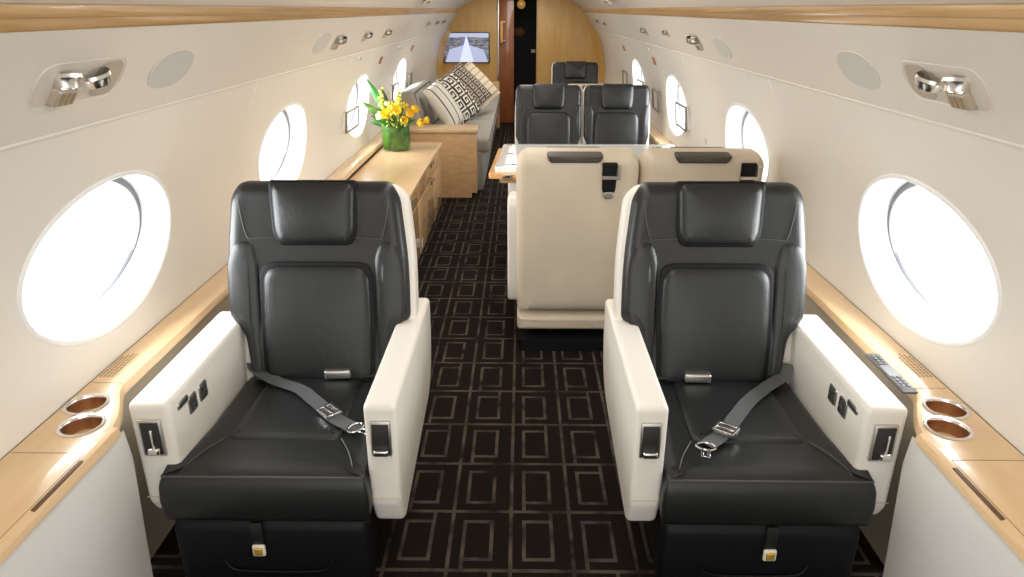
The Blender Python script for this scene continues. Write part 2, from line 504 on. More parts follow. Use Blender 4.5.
# ------------------------------------------------------------------ side ledges
M['smokegrey'] = mat('grey_buttons', (.085, .08, .075), .55)
def ledge(side):
    sn = 'left' if side < 0 else 'right'
    L = root('side_ledge', (0, 0, 0), 0, 'maple side ledge with two cup holders along the %s cabin wall' % sn, 'ledge')
    top = []
    ins = [(.992, YA), (.992, 1.30), (.995, 1.40), (1.002, 1.47), (1.022, 1.545), (1.055, 1.615), (1.083, 1.67), (1.093, 1.73), (1.093, 2.0)]
    ins = smooth_path([(x, y, 0) for x, y in ins], 4)
    P = [(p.x, p.y) for p in ins]+[(1.093, YB-.01)]
    b = bmesh.new()
    z0, z1, r = .585, .62, .016
    rows = []; XW = 1.1905
    cups = [(side*1.133, 1.590), (side*1.088, 1.490)]
    if side > 0: cups = [(1.126, 1.600), (1.078, 1.505)]
    lv = [(.006, z0), (0, z0+.006), (0, z1-r), (r*.3, z1-r*.3), (r, z1)]
    for i, (x, y) in enumerate(P):
        rows.append([b.verts.new((side*XW, y, z1)), b.verts.new((side*XW, y, z0))]+[b.verts.new((side*(x+d), y, z)) for d, z in lv])
    for A, B in zip(rows, rows[1:]):
        for k in range(len(A)-1): b.faces.new((A[k], A[k+1], B[k+1], B[k]))
    b.faces.new(rows[0]); b.faces.new(rows[-1][::-1])
    loop_ = [q[-1] for q in rows]+[q[0] for q in rows[::-1]]
    polys = [loop_]
    for (cx, cy) in cups:
        N = 40
        t_ = [b.verts.new((cx+.047*math.cos(2*PI*k/N), cy+.047*math.sin(2*PI*k/N), z1)) for k in range(N)]
        u_ = [b.verts.new((q.co.x, q.co.y, z0)) for q in t_]
        for k in range(N): b.faces.new((t_[k], t_[(k+1) % N], u_[(k+1) % N], u_[k]))
        polys.append(t_)
    flat = [v for p_ in polys for v in p_]
    base_n = 0; ce = []
    for p_ in polys:
        ce += [(base_n+k, base_n+(k+1) % len(p_)) for k in range(len(p_))]; base_n += len(p_)
    vc, _e, fc, ov, _oe, _of = delaunay_2d_cdt([Vector((v.co.x, v.co.y)) for v in flat], ce, [], 0, 1e-6)
    outl = [(v.co.x, v.co.y) for v in loop_]
    def inside(x, y):
        c_ = False
        for k in range(len(outl)):
            (xa, ya), (xb, yb) = outl[k-1], outl[k]
            if (ya > y) != (yb > y) and x < (xb-xa)*(y-ya)/(yb-ya)+xa: c_ = not c_
        return c_
    for f_ in fc:
        x = sum(vc[q].x for q in f_)/len(f_); y = sum(vc[q].y for q in f_)/len(f_)
        if not inside(x, y) or any((x-cx)**2+(y-cy)**2 < .0468**2 for cx, cy in cups): continue
        vv = [flat[ov[q][0]] for q in f_ if ov[q]]
        try: b.faces.new(vv)
        except ValueError: pass
    wd = bmobj('ledge_top', b, M['mapleledge'], L, ang=30)
    for (cx, cy) in cups:
        b = bmesh.new(); prof = [(.0465, .618), (.055, .6195), (.0555, .6225), (.052, .6245), (.047, .6235), (.0445, .619), (.0440, .612)]
        N = 40; R = [[b.verts.new((cx+r*math.cos(2*PI*k/N), cy+r*math.sin(2*PI*k/N), z)) for k in range(N)] for r, z in prof]
        for A, B in zip(R, R[1:]):
            for k in range(N): b.faces.new((A[k], A[(k+1) % N], B[(k+1) % N], B[k]))
        h = bmobj('cup_holder', b, M['chrome'], L)
        b = bmesh.new(); prof = [(.0445, .618), (.0415, .59), (.034, .562), (.0, .560)]
        R = [[b.verts.new((cx+max(r, .001)*math.cos(2*PI*k/N), cy+max(r, .001)*math.sin(2*PI*k/N), z)) for k in range(N)] for r, z in prof]
        for A, B in zip(R, R[1:]):
            for k in range(N): b.faces.new((A[k], A[(k+1) % N], B[(k+1) % N], B[k]))
        h2 = bmobj('cup_liner', b, M['copper'], h)
    # lid of the stowed tray with joint lines and finger slot
    for nm, d in (('tray_joint', (1.012, 1.186, 1.372, 1.3745, .6196, .6205)), ('panel_joint', (1.098, 1.186, 1.705, 1.7075, .6196, .6205)), ('tray_joint', (1.0115, 1.0135, 0.0, 1.372, .6196, .6205))):
        x0, x1, y0, y1, a, c = d
        box(nm, (min(side*x0, side*x1), max(side*x0, side*x1), y0, y1, a, c), M['brownmark'], L, 0)
    x0, x1 = sorted((side*.9985, side*1.0085))
    box('finger_slot', (x0, x1, 1.17, 1.345, .6160, .6208), mat('slot_brown', (.13, .07, .03), .6), L, .0018)
    # faint engraved instructions
    b = bmesh.new()
    for row in range(4):
        yy = 1.74+(0 if side < 0 else .03)
        for kk in range(9):
            l = random.uniform(.008, .015)
            xx = side*(1.182-row*.011)
            add_box(b, xx-.003, xx+.003, yy, yy+l, .6198, .6206); yy += l+random.uniform(.003, .006)
    bmobj('engraved_text', b, M['brownmark'], L, False)
    if side > 0:
        cpn = box('control_panel', (1.052, 1.094, 1.675, 1.905, .618, .626), M['smokegrey'], L, .003)
        b = bmesh.new(); add_box(b, 1.0555, 1.0905, 1.690, 1.893, .6255, .6275, .001, 1)
        bmobj('display', b, M['dark'], cpn)
        for r in range(2):
            for c in range(4):
                y = 1.697+c*.017; x = 1.060+r*.014
                box('button', (x, x+.011, y, y+.012, .6272, .6295), M['smokegrey'], cpn, .001)
                y = 1.828+c*.016
                box('button', (x, x+.011, y, y+.011, .6272, .6295), M['smokegrey'], cpn, .001)
    return L
for side in (-1, 1): ledge(side)

# lower side panel that stands under the wide ledge, ends beside the seat
def side_panel(side):
    P = [(.996, YA), (.996, 1.33), (1.0, 1.42), (1.012, 1.49), (1.045, 1.57), (1.09, 1.63), (1.118, 1.66)]
    P = smooth_path([(x, y, 0) for x, y in P], 5)
    b = bmesh.new(); rows = []
    for p in P:
        rows.append([b.verts.new((side*(p.x+(.012 if z > .5 else .0)+.035*(1-z/.6)), p.y, z)) for z in (.002, .1, .3, .5, .583)])
    for A, B in zip(rows, rows[1:]):
        for k in range(4): b.faces.new((A[k], A[k+1], B[k+1], B[k]))
    return struct(bmobj('dado_left' if side < 0 else 'dado_right', b, M['dado'], ang=60))
o = side_panel(-1); o.name = 'wall_left_lower'
o = side_panel(1); o.name = 'wall_right_lower'

# ------------------------------------------------------------------ seats
LEAN = math.radians(12.5)
def backfn(y0, z0, lean=LEAN):
    c, s = math.cos(lean), math.sin(lean)
    # a across, b up along the back, h forward (towards -y)
    return lambda a, b_, h: Vector((a, y0+b_*s-h*c, z0+b_*c+h*s))

def seat(name, loc, rz, label, group, s=-1, belt=None, bdx=0, strapoff=0, front=True, arms=(True, True), wide=1.0, detail=True, backmode=False, headoff=0, lean=LEAN, latch_x=0):
    """s = sign of the side with the wide outer arm (local x)."""
    R = root(name, loc, rz, label, 'seat', group)
    W = wide
    fl2, fr2 = (.290, .260) if s < 0 else (.260, .290)
    # pedestal with the black leather apron
    P = rpoly([(-.235*W, .015), (.235*W, .015), (.245*W, .56), (-.245*W, .56)], .03)
    pillow('pedestal', rpoly([(-.20*W, .06), (.20*W, .06), (.20*W, .62), (-.20*W, .62)] if not backmode else [(-.27, .1), (.27, .1), (.27, .70), (-.27, .70)], .03), [(0, .0), (0, .06)], lambda a, b_, h: Vector((a, b_, h)), M['base'], R)
    P = rpoly([(-fl2*W, .012), (fr2*W, .012), (.250*W, .12), (.250*W, .56), (-.250*W, .56), (-.250*W, .12)], [.035, .035, .05, .03, .03, .05])
    ap = pillow('apron', P, [(.012, .05), (.002, .08), (0, .16), (0, .26), (.006, .292), (.02, .30)], lambda a, b_, h: Vector((a, b_, h)), M['apron'], R)
    if detail:
        tube('apron_seam', smooth_path([(-.15, .010, .165), (-.13, .006, .140), (-.09, .006, .132), (0, .006, .13), (.09, .006, .132), (.13, .006, .140), (.15, .010, .165)], 6), .003, M['apron'], ap)
        box('pull_strap', (latch_x-.016, latch_x+.016, .001, .013, .215, .300), M['black'], ap, .003)
        lt = box('latch_bezel', (latch_x-.018, latch_x+.018, -.006, .006, .192, .230), M['ivory'], ap, .006, 3)
        box('latch_button', (latch_x-.012, latch_x+.012, -.010, .0, .198, .224), M['goldpl'], lt, .004, 3)
    # seat cushion
    fl, fr_ = (.292, .266) if s < 0 else (.266, .292)
    if backmode or W < 1: fl = fr_ = .268
    P = rpoly([(-fl*W, 0), (fr_*W, 0), (fr_*W, .035), (.255*W, .22), (.250*W, .62), (-.250*W, .62), (-.255*W, .22), (-fl*W, .035)], [.07, .07, .1, .12, .05, .05, .12, .1], 8)
    cu = pillow('seat_cushion', P, [(.02, .300), (.005, .308), (0, .325), (-.003, .37), (.001, .410), (.006, .427), (.013, .440), (.022, .449), (.034, .455), (.046, .458)], lambda a, b_, h: Vector((a, b_, h)), M['black'], R, dome=.004)
    if detail:
        pts = [(q.x, q.y, .4425) for q in densify(inset(P, .0135), .02)]
        pts = [p for p in pts]
        fr = sorted([p for p in pts if p[1] < .045], key=lambda p: p[0])
        tube('front_piping', fr, .0035, M['seam'], cu)
        P2 = rpoly([(-.160, .160), (.160, .160), (.150, .56), (-.150, .56)], [.03, .03, .02, .02])
        pd = pillow('seat_pad', P2, [(0, .450), (.001, .460), (.005, .4655), (.014, .469), (.03, .471)], lambda a, b_, h: Vector((a, b_, h)), M['blackpad'], R, dome=.004)
        for sx in (-1, 1):
            tube('corner_seam', smooth_path([(sx*.165, .165, .4635), (sx*.20, .10, .464), (sx*.222, .045, .457), (sx*.226, .028, .452)], 5), .0018, M['seam'], cu)
    # backrest
    F0 = backfn(.545, .44, lean)
    F = lambda a, b_, h: F0(a+bdx, b_, h)
    pts = [(-.222, 0), (.222, 0), (.240, .17), (.298, .215), (.296, .40), (.272, .61), (.240, .655), (-.240, .655), (-.272, .61), (-.296, .40), (-.298, .215), (-.240, .17)]
    if W < 1: pts = [(max(-.262, min(.262, x)), y) for x, y in pts]
    PB = rpoly([(x, y) for x, y in pts], [.02, .02, .02, .02, .2, .05, .05, .05, .05, .2, .02, .02], 6)
    if backmode: PB = [Vector((q.x*.97, q.y*.82)) for q in PB]
    elif W < 1: PB = [Vector((q.x, q.y*.925)) for q in PB]
    br = pillow('backrest', PB, [(0, -.05), (-.002, -.02), (0, .005), (.006, .022), (.018, .036), (.035, .042), (.05, .040)], F, M['black'], R, dome=-.012)
    # lumbar cushion and headrest
    lum = [(-.172, .0), (.172, .0), (.178, .2), (.172, .392), (-.172, .392), (-.178, .2)]
    pillow('lumbar_shadow_gap', rpoly([(x*1.045, y*1.02) for x, y in lum], [.01, .01, .1, .05, .05, .1]), [(0, .02), (0, .041), (.004, .043)], F, M['base'], R) if detail else None  # dark sheet stands in for the shaded groove round the lumbar cushion
    pillow('lumbar_cushion', rpoly(lum, [.04, .04, .1, .065, .065, .1], 8), [(0, .02), (0, .036), (.003, .045), (.009, .052), (.018, .057), (.030, .060)], F, M['blackpad'], R, dome=.012)
    hr = [(-.112, .458), (.112, .458), (.128, .50), (.134, .656), (-.134, .656), (-.128, .50)]
    if backmode: hr = [(x, y-.13) for x, y in hr]
    elif W < 1: hr = [(x*.98, y-.045) for x, y in hr]
    hd = pillow('headrest', rpoly(hr, [.045, .045, .06, .035, .035, .06], 8), [(0, -.03), (0, .034), (.003, .044), (.009, .052), (.018, .057), (.028, .060)], F, M['blackpad'], R, dome=.010)
    if detail:
        pillow('headrest_shadow_gap', rpoly([(x*1.05, .56+(y-.56)*1.04) for x, y in hr], [.03, .03, .05, .015, .015, .05], 7), [(0, .02), (0, .040), (.004, .044)], F, M['base'], R)
    for sx in (-1, 1):
        bo = [(.186, .0), (.222, .0), (.240, .165), (.290, .225), (.288, .40), (.258, .470), (.205, .470), (.186, .41)]
        if W < 1: bo = [(min(.256, x), y*.96) for x, y in bo]
        if backmode: break
        pillow('side_bolster', rpoly([(sx*x, y) for x, y in bo], [.01, .015, .08, .06, .1, .04, .04, .06], 6), [(0, .020), (0, .034), (.004, .0395), (.011, .0435), (.020, .046), (.030, .047)], F, M['black'], R, dome=.003)
    # shoulder seams
    if detail:
        for sx in (-1, 1):
            L1 = [(sx*.238, .60), (sx*.232, .55), (sx*.222, .50), (sx*.212, .475)]
            L2 = [(sx*.125, .485), (sx*.175, .480), (sx*.226, .475), (sx*.250, .44), (sx*.262, .38), (sx*.262, .30), (sx*.255, .225)]
            L2 = [(sx*.128, .480), (sx*.17, .478), (sx*.215, .475)]
            for L_ in (L1, L2):
                tube('shoulder_seam', smooth_path([F(x, y, .0415) for x, y in L_], 5), .0016, M['seam'], br)
    # cream shell behind the backrest
    if backmode:
        sh = [(-.278, -.245), (.278, -.245), (.290, .30), (.288, .51), (.25, .558), (-.25, .558), (-.288, .51), (-.290, .30)]
        rr = [.02, .02, .3, .08, .06, .06, .08, .3]
    else:
        sh = [(-.27, -.20), (.27, -.20), (.298, .20), (.296, .42), (.275, .61), (.235, .650), (-.235, .650), (-.275, .61), (-.296, .42), (-.298, .20)]
        sh = [(x-s*.016, y) for x, y in sh]
        rr = [.03, .03, .1, .2, .06, .05, .05, .06, .2, .1]
    if W < 1: sh = [(max(-.283, min(.283, x)), y) for x, y in sh] if backmode else [(max(-.270, min(.270, x)), y*.925) for x, y in sh]
    G = lambda a, b_, h: F(a, b_, -h)
    mtl = M['tan'] if backmode else M['cream']
    d1 = .135
    pillow('back_shell', rpoly(sh, rr, 7), [(.012, -.008), (.003, -.003), (0, .006), (0, .05), (.004, .085), (.012, .108), (.028, .124), (.05, .132)], G, mtl, R, dome=.004)
    if backmode:
        # kick panel under the shell, seam, headrest wrap, strap
        zb = -.245
        pillow('kick_panel', rpoly([(-.278, -.345), (.278, -.345), (.278, -.262), (-.278, -.262)], .018), [(0, .0), (0, .09), (.006, .118), (.02, .130)], G, mtl, R)
        ho = headoff
        for nm, mm in (('headrest_wrap', M['greybrown']),):
            pillow(nm, rpoly([(ho-.112, .520), (ho+.112, .520), (ho+.130, .556), (ho-.130, .556)], .014), [(0, -.02), (0, .132), (.004, .141), (.012, .146)], G, mm, R)
        so = ho-.205+strapoff
        st = pillow('back_strap', rpoly([(so-.030, .378), (so+.030, .378), (so+.034, .522), (so-.034, .522)], [.028, .028, .006, .006]), [(0, .125), (0, .140), (.004, .143)], G, M['base'], R)
        b = bmesh.new()
        def bar(x0, x1, y0, y1):
            P_ = rpoly([(x0, y0), (x1, y0), (x1, y1), (x0, y1)], .003, 2)
            add_pillow(b, P_, [(0, .138), (0, .150), (.002, .152)], G)
        bar(so-.048, so+.036, .448, .463); bar(so-.048, so-.036, .448, .512)
        bmobj('strap_bracket', b, M['satin'], st)
        b = bmesh.new(); add_pillow(b, rpoly([(so-.022, .358), (so+.022, .358), (so+.022, .388), (so-.022, .388)], .012), [(0, .138), (0, .148), (.003, .150)], G)
        bmobj('strap_tip', b, M['satin'], st)
    # arms
    def arm(x0, x1, prof, nm, m):
        # profile in (y, z), extruded over x with rounded edges
        x0, x1 = sorted((x0, x1)); w = x1-x0
        fn = lambda a, b_, h: Vector((x0+w/2+h, a, b_))
        b = bmesh.new()
        P_ = densify(rpoly(prof[0], prof[1], 5), .05)
        r = .016
        lv = []
        for k in range(6):
            t = PI/2*k/5; lv.append((r*(1-math.sin(t)), -w/2+r*(1-math.cos(t))))
        lv = lv + [(d, -h) for d, h in lv[::-1]]
        V = [[b.verts.new(fn(q.x, q.y, h)) for q in inset(P_, d)] for d, h in lv]
        n = len(P_)
        for A, B in zip(V, V[1:]):
            for k in range(n): b.faces.new((A[k], A[(k+1) % n], B[(k+1) % n], B[k]))
        b.faces.new(V[0][::-1]); b.faces.new(V[-1])
        return bmobj(nm, b, m, R, ang=45)
    ax0 = .262 if W >= 1 else .262
    if backmode:
        inner = ([(.06, .25), (.20, .22), (.58, .22), (.60, .30), (.60, .72), (.56, .76), (.06, .66)], [.03, .05, .03, .02, .06, .06, .03])
    else:
        inner = ([(.045, .335), (.085, .240), (.30, .270), (.66, .315), (.745, .38), (.785, .50), (.79, .645), (.045, .645)], [.012, .03, .05, .08, .1, .05, .03, .022])
    if arms[0]:
        xi = (-s*(.262), -s*(.347)) if not backmode else (-s*(.262), -s*(.325))
        a1 = arm(*xi, inner, 'inner_armrest', M['cream'])
        if detail:
            xc = -s*.306
            bz = box('lever_bezel', (xc-.027, xc+.027, .036, .050, .495, .600), M['satin'], a1, .003)
            box('lever_cavity', (xc-.022, xc+.022, .033, .046, .502, .593), M['cavity'], bz, .002)
            box('release_lever', (xc-.019, xc+.019, .020, .038, .503, .520), M['chrome'], bz, .004, 3)
            b = bmesh.new(); add_box(b, min(xc-.0425, xc-.0425), xc+.0425, .0425, .0445, .352, .354); bmobj('arm_seam', b, M['tan'], a1)
    if arms[1]:
        outer = ([(.045, .335), (.075, .28), (.66, .28), (.66, .645), (.045, .645)], [.012, .03, .05, .03, .022])
        a2 = arm(s*.242, s*.350, outer, 'outer_armrest', M['cream'])
        if detail:
            xc = s*.296
            bz = box('lever_bezel', (xc-.030, xc+.030, .036, .050, .490, .600), M['satin'], a2, .003)
            box('lever_cavity', (xc-.024, xc+.024, .033, .046, .497, .593), M['cavity'], bz, .002)
            box('release_lever', (xc-.010, xc+.020, .018, .038, .503, .522), M['chrome'], bz, .005, 3)
            box('lever_arm', (xc+.002, xc+.009, .026, .038, .515, .575), M['chrome'], bz, .002)
            fx = s*.242
            def pad(nm, y, z, hy, hz, m2, rr):
                P_ = rpoly([(y-hy, z-hz), (y+hy, z-hz), (y+hy, z+hz), (y-hy, z+hz)], rr)
                return pillow(nm, P_, [(0, -.004), (0, .002), (.002, .004)], lambda a, b_, h: Vector((fx-s*h, a, b_)), m2, a2)
            for yy in (.168, .235):
                sw = pad('switch_plate', yy, .575, .024, .026, M['satin'], .008)
                for dy, dz in ((-.010, -.010), (.010, -.010), (-.010, .010), (.010, .010)):
                    P_ = rpoly([(yy+dy-.006, .575+dz-.006), (yy+dy+.006, .575+dz-.006), (yy+dy+.006, .575+dz+.006), (yy+dy-.006, .575+dz+.006)], .002, 2)
                    pillow('switch_button', P_, [(0, .002), (0, .0055), (.001, .006)], lambda a, b_, h: Vector((fx-s*h, a, b_)), M['dark'], sw)
            sl = pad('slot_plate', .118, .606, .030, .010, M['satin'], .008)
            P_ = rpoly([(.094, .601), (.142, .601), (.142, .611), (.094, .611)], .004, 3)
            pillow('slot', P_, [(0, .002), (0, .0052), (.001, .0055)], lambda a, b_, h: Vector((fx-s*h, a, b_)), M['dark'], sl)
            box('side_pocket', (min(s*.350, s*.362), max(s*.350, s*.362), .075, .22, .36, .53), M['cavity'], a2, .004)
            b = bmesh.new(); add_box(b, s*.296-.053, s*.296+.053, .0425, .0445, .352, .354); bmobj('arm_seam', b, M['tan'], a2)
    # lap belt
    if belt:
        zt = .476
        p = smooth_path([(x, y, z) for x, y, z in belt['long']], 8)
        sb = ribbon('lap_belt', p, .046, .0025, M['belt'], R)
        ax, ay, az = belt['adj']; ang = belt['ang']
        T = Matrix.Translation((ax, ay, az)) @ Matrix.Rotation(ang, 4, 'Z')
        b = bmesh.new()
        for d in ((-.032, .032, -.024, -.017, -.004, .010), (-.032, .032, .017, .024, -.004, .010), (-.032, -.024, -.024, .024, -.004, .010), (.024, .032, -.024, .024, -.004, .010), (-.026, .026, -.005, .005, .002, .010)):
            add_box(b, *d, bev=.002, seg=2, mtx=T)
        bmobj('belt_adjuster', b, M['chrome'], sb)
        box('adjuster_grip', (-.024, .024, -.016, .016, -.001, .006), M['dark'], sb, .002, 2, T)
        # tongue: ring plus blade with a slot
        tx, ty, tz = belt['tongue']
        T = Matrix.Translation((tx, ty, tz)) @ Matrix.Rotation(belt['tang'], 4, 'Z')
        b = bmesh.new()
        ring = [(.026*math.cos(2*PI*k/16), .018*math.sin(2*PI*k/16), 0) for k in range(16)]
        add_tube(b, [T @ Vector(q) for q in ring], .0035, 6, True)
        for d in ((-.012, -.005, -.050, -.014, -.002, .002), (.005, .012, -.050, -.014, -.002, .002), (-.012, .012, -.052, -.044, -.002, .002), (-.012, .012, -.022, -.014, -.002, .002)):
            add_box(b, *d, bev=.0008, seg=1, mtx=T)
        bmobj('belt_tongue', b, M['chrome'], sb)
        # buckle end
        p = smooth_path([(x, y, z) for x, y, z in belt['short']], 8)
        s2 = ribbon('buckle_strap', p, .040, .0025, M['beltdark'], R)
        bx, by, bz_ = belt['buckle']; T = Matrix.Translation((bx, by, bz_)) @ Matrix.Rotation(belt['bang'], 4, 'Z')
        bk = box('buckle', (-.040, .040, -.030, .030, -.008, .020), M['dark'], s2, .004, 3, T)
        b = bmesh.new(); add_box(b, -.042, .042, -.036, .000, -.008, .0225, .006, 3, T); bmobj('buckle_flap', b, M['satin'], bk)
    return R

M['greybrown'] = mat('dark_brown_leather', (.075, .062, .052), .5, bump=(90, .2, .003))
belts_L = dict(long=[(-.222, .575, .505), (-.205, .53, .490), (-.12, .465, .480), (-.02, .40, .486), (.035, .345, .484), (.08, .30, .480), (.125, .25, .478), (.175, .215, .474), (.20, .195, .472)],
               adj=(.105, .27, .484), ang=math.radians(-45), tongue=(.198, .198, .478), tang=math.radians(60),
               short=[(.245, .53, .48), (.20, .515, .482), (.145, .51, .478)], buckle=(.075, .515, .478+.006), bang=math.radians(5))
belts_R = dict(long=[(.225, .535, .515), (.205, .50, .490), (.135, .445, .480), (.05, .35, .484), (-.02, .255, .480), (-.06, .195, .479), (-.10, .155, .477), (-.13, .13, .475)],
               adj=(-.065, .185, .486), ang=math.radians(-38), tongue=(-.135, .122, .476), tang=math.radians(-15),
               short=[(-.245, .515, .48), (-.20, .51, .482), (-.14, .508, .478)], buckle=(-.075, .505, .484), bang=math.radians(-3))
seat('club_chair', (-.657, 1.51, 0), 0, 'front black leather seat at left with cream shell, belt laid across cushion', 'single club seats', s=-1, belt=belts_L, bdx=.013, latch_x=-.045)
seat('club_chair', (.658, 1.51, 0), 0, 'front black leather seat at right beside the ledge control panel', 'single club seats', s=1, belt=belts_R, bdx=-.022, latch_x=.035)

# rear-facing pair by the table (backs to the camera)
LB = math.radians(4)
def backseat(x, y, label, grp, arms, ho, s=1, so=0):
    return seat('club_chair', (x, y+.545+.14, 0), PI, label, grp, s=s, arms=arms, detail=False, backmode=True, headoff=ho, strapoff=so, lean=LB, wide=.95)
backseat(.272, 3.16, 'beige seat seen from behind, aisle side of the table, black back strap', 'table seats seen from behind', (True, False), .018, s=-1, so=.048)
backseat(.838, 3.16, 'beige seat back at the window side of the table, partly behind front right seat', 'table seats seen from behind', (False, False), .010, s=-1)
# facing pair beyond the table
seat('club_chair', (.228, 5.11, 0), 0, 'black leather seat beyond the table on its aisle side, facing the camera', 'seats facing the table', s=-1, detail=False, wide=.9, arms=(False, False))
seat('club_chair', (.772, 5.11, 0), 0, 'black leather seat beyond the table on its window side, facing the camera', 'seats facing the table', s=1, detail=False, wide=.9, arms=(False, False))
backseat(.66, 6.16, 'cream seat back with dark headrest just behind the facing table seats', 'aft single seats', (False, False), .01)
seat('club_chair', (.625, 7.72, 0), 0, 'farthest black leather seat with pale rim against the gold bulkhead', 'aft single seats', s=1, detail=False, arms=(False, False), wide=.9)

# ------------------------------------------------------------------ conference table
T = root('conference_table', (0, 0, 0), 0, 'white lacquered conference table with amber wood edge between the paired seats', 'table')
tp = [(-.150, 4.20), (1.09, 4.20), (1.09, 5.00), (-.115, 5.00)]
P = rpoly(tp, [.03, .004, .004, .03])
pillow('tabletop', P, [(0, .672), (0, .70), (.003, .703), (.006, .704)], lambda a, b_, h: Vector((a, b_, h)), M['white'], T)
pillow('wood_edge', rpoly([(-.185, 4.17), (1.08, 4.17), (1.08, 5.0), (-.150, 5.0)], [.02, .004, .004, .02]), [(0, .640), (0, .669), (.004, .672)], lambda a, b_, h: Vector((a, b_, h)), M['kraft'], T)
box('underframe', (-.12, 1.0, 4.22, 4.95, .600, .640), M['maple'], T, .01)
box('table_leg', (-.07, .04, 4.25, 4.9, .0, .60), M['satin'], T, .015)
for (x, y) in ((-.03, 4.28), (-.06, 4.62), (-.07, 4.93), (.96, 4.86)):
    h = box('hinge_plate', (x-.045, x+.045, y-.018, y+.018, .7035, .7065), M['satin'], T, .0012)
    box('hinge_recess', (x-.018, x+.018, y-.012, y+.012, .706, .7085), M['dark'], h, .001)
lk = box('edge_latch', (-.10, -.04, 4.163, 4.171, .645, .668), M['satin'], T, .002)
box('latch_hole', (-.085, -.055, 4.160, 4.164, .650, .663), M['dark'], lk, .001)

# ------------------------------------------------------------------ credenza, side cabinet, sofa
Cz = root('credenza', (0, 0, 0), 0, 'long low maple credenza with drawers carrying the yellow flowers', 'cabinet')
box('cabinet_body', (-1.11, -.668, 2.80, 5.76, .06, .556), M['maple'], Cz, .004)
box('cabinet_top', (-1.092, -.640, 2.78, 5.78, .556, .578), M['mapleledge'], Cz, .007, 3)
box('toe_kick', (-1.11, -.700, 2.82, 5.74, 0, .06), M['base'], Cz, .002)
n = 0
for (y0, y1) in ((2.83, 3.55), (3.56, 4.38), (4.39, 5.18), (5.19, 5.74)):
    for (z0, z1) in ((.43, .548), (.075, .422)):
        d = box('drawer' if z0 > .4 else 'door', (-.672, -.652, y0, y1, z0, z1), M['maple'], Cz, .002)
        yy = y1-.05 if (n//2) % 2 == 0 else y0+.05
        h = box('latch', (-.653, -.647, yy-.011, yy+.011, (z1-.045), (z1-.015)), M['dark'], d, .002)
        if z0 < .4: box('latch', (-.653, -.647, yy-.011, yy+.011, .145, .175), M['dark'], d, .002)
        n += 1
box('outlet_plate', (-.653, -.648, 4.47, 4.53, .02+.08, .15), M['white'], Cz, .001)

Sd = root('end_cabinet', (0, 0, 0), 0, 'squared maple end cabinet between credenza and grey sofa', 'cabinet')
pillow('cabinet_body', rpoly([(-1.09, .0), (-.435, .0), (-.435, .045), (-.385, .045), (-.385, .583), (-1.09, .583)], .004), [(0, 6.22), (0, 6.46)], lambda a, b_, h: Vector((a, h, b_)), M['maple'], Sd)
box('cabinet_top', (-1.085, -.372, 6.20, 6.47, .583, .618), M['mapleledge'], Sd, .006, 3)

So = root('sofa', (0, 0, 0), 0, 'grey fabric sofa with dark piping along the left cabin wall', 'sofa')
box('sofa_base', (-1.10, -.345, 6.50, 10.2, .0, .36), M['sofa'], So, .012)
for i, (y0, y1) in enumerate(((6.50, 7.7), (7.71, 8.9), (8.91, 10.2))):
    c = box('seat_cushion', (-1.0, -.285, y0, y1, .35, .485), M['sofa'], So, .035, 5)
    tube('piping', [(-.288, y0+.03, .462), (-.288, y1-.03, .462)], .006, M['piping'], c)
    tl = Matrix.Translation((-.93, 0, .48)) @ Matrix.Rotation(math.radians(-14), 4, 'Y')
    c = box('back_cushion', (-.11, .07, y0, y1, 0, (.43, .34, .30)[i]), M['sofa'], So, .045, 5, tl)
    zt_ = (.40, .31, .27)[i]; loop = [(.068, y0+.035, .03), (.068, y0+.035, zt_), (.068, y1-.035, zt_), (.068, y1-.035, .03)]
    tube('piping', [tl @ Vector(q) for q in loop], .007, M['piping'], c, 6, True)
box('far_armrest', (-1.05, -.30, 10.2, 10.42, 0, .64), M['maple'], So, .01)

PIL = [(-.725, 6.86, .735), (-.640, 7.24, .75), (-.60, 7.80, .80), (-.50, 8.20, .80)]
def cushion(loc, rot, w, h, t, m, label, name='throw_pillow', pipe=None):
    b = bmesh.new(); N = 14; V = {}
    for s in (1, -1):
        for i in range(N+1):
            for j in range(N+1):
                u = i/N*2-1; v = j/N*2-1
                if s == -1 and (i in (0, N) or j in (0, N)): V[(s, i, j)] = V[(1, i, j)]; continue
                e = max(0, (1-u*u))*max(0, (1-v*v)); z = t/2*e**.42
                pin = 1-.07*(u*u*(1-v*v)+v*v*(1-u*u))*0 - .06*(1-abs(u*v))*(abs(u)**4+abs(v)**4)/2
                V[(s, i, j)] = b.verts.new((u*w/2*pin, v*h/2*pin, s*z))
        for i in range(N):
            for j in range(N):
                f = [V[(s, i, j)], V[(s, i+1, j)], V[(s, i+1, j+1)], V[(s, i, j+1)]]
                b.faces.new(f if s > 0 else f[::-1])
    o = bmobj(name, b, m, None, ang=80, fix=False)
    o.location = loc; o.rotation_euler = rot
    tag(o, label, 'pillow', 'throw pillows on the sofa')
    return o
R_ = math.radians
def lean_rot(n, u):
    n = Vector(n).normalized(); u = Vector(u); u = (u-n*u.dot(n)).normalized(); x = u.cross(n)
    return Matrix((x, u, n)).transposed().to_euler()
cushion(PIL[0], lean_rot((.80, -.30, .54), (-.6, 0, .8)), .40, .46, .14, M['stripe'], 'cream pillow with thin dark stripes, nearest on the sofa')
cushion(PIL[1], lean_rot((.66, -.52, .54), (-.5, 0, .8)), .42, .47, .12, M['key'], 'black and white greek key pillow behind the striped one')
cushion(PIL[2], lean_rot((.50, -.58, .64), (-.6, 0, .8)), .48, .50, .13, M['key2'], 'dark brown key patterned pillow further along the sofa')
cushion(PIL[3], lean_rot((.58, -.50, .64), (-.6, 0, .8)), .46, .50, .12, M['stripe2'], 'tan ribbed pillow, farthest of the sofa pillows')

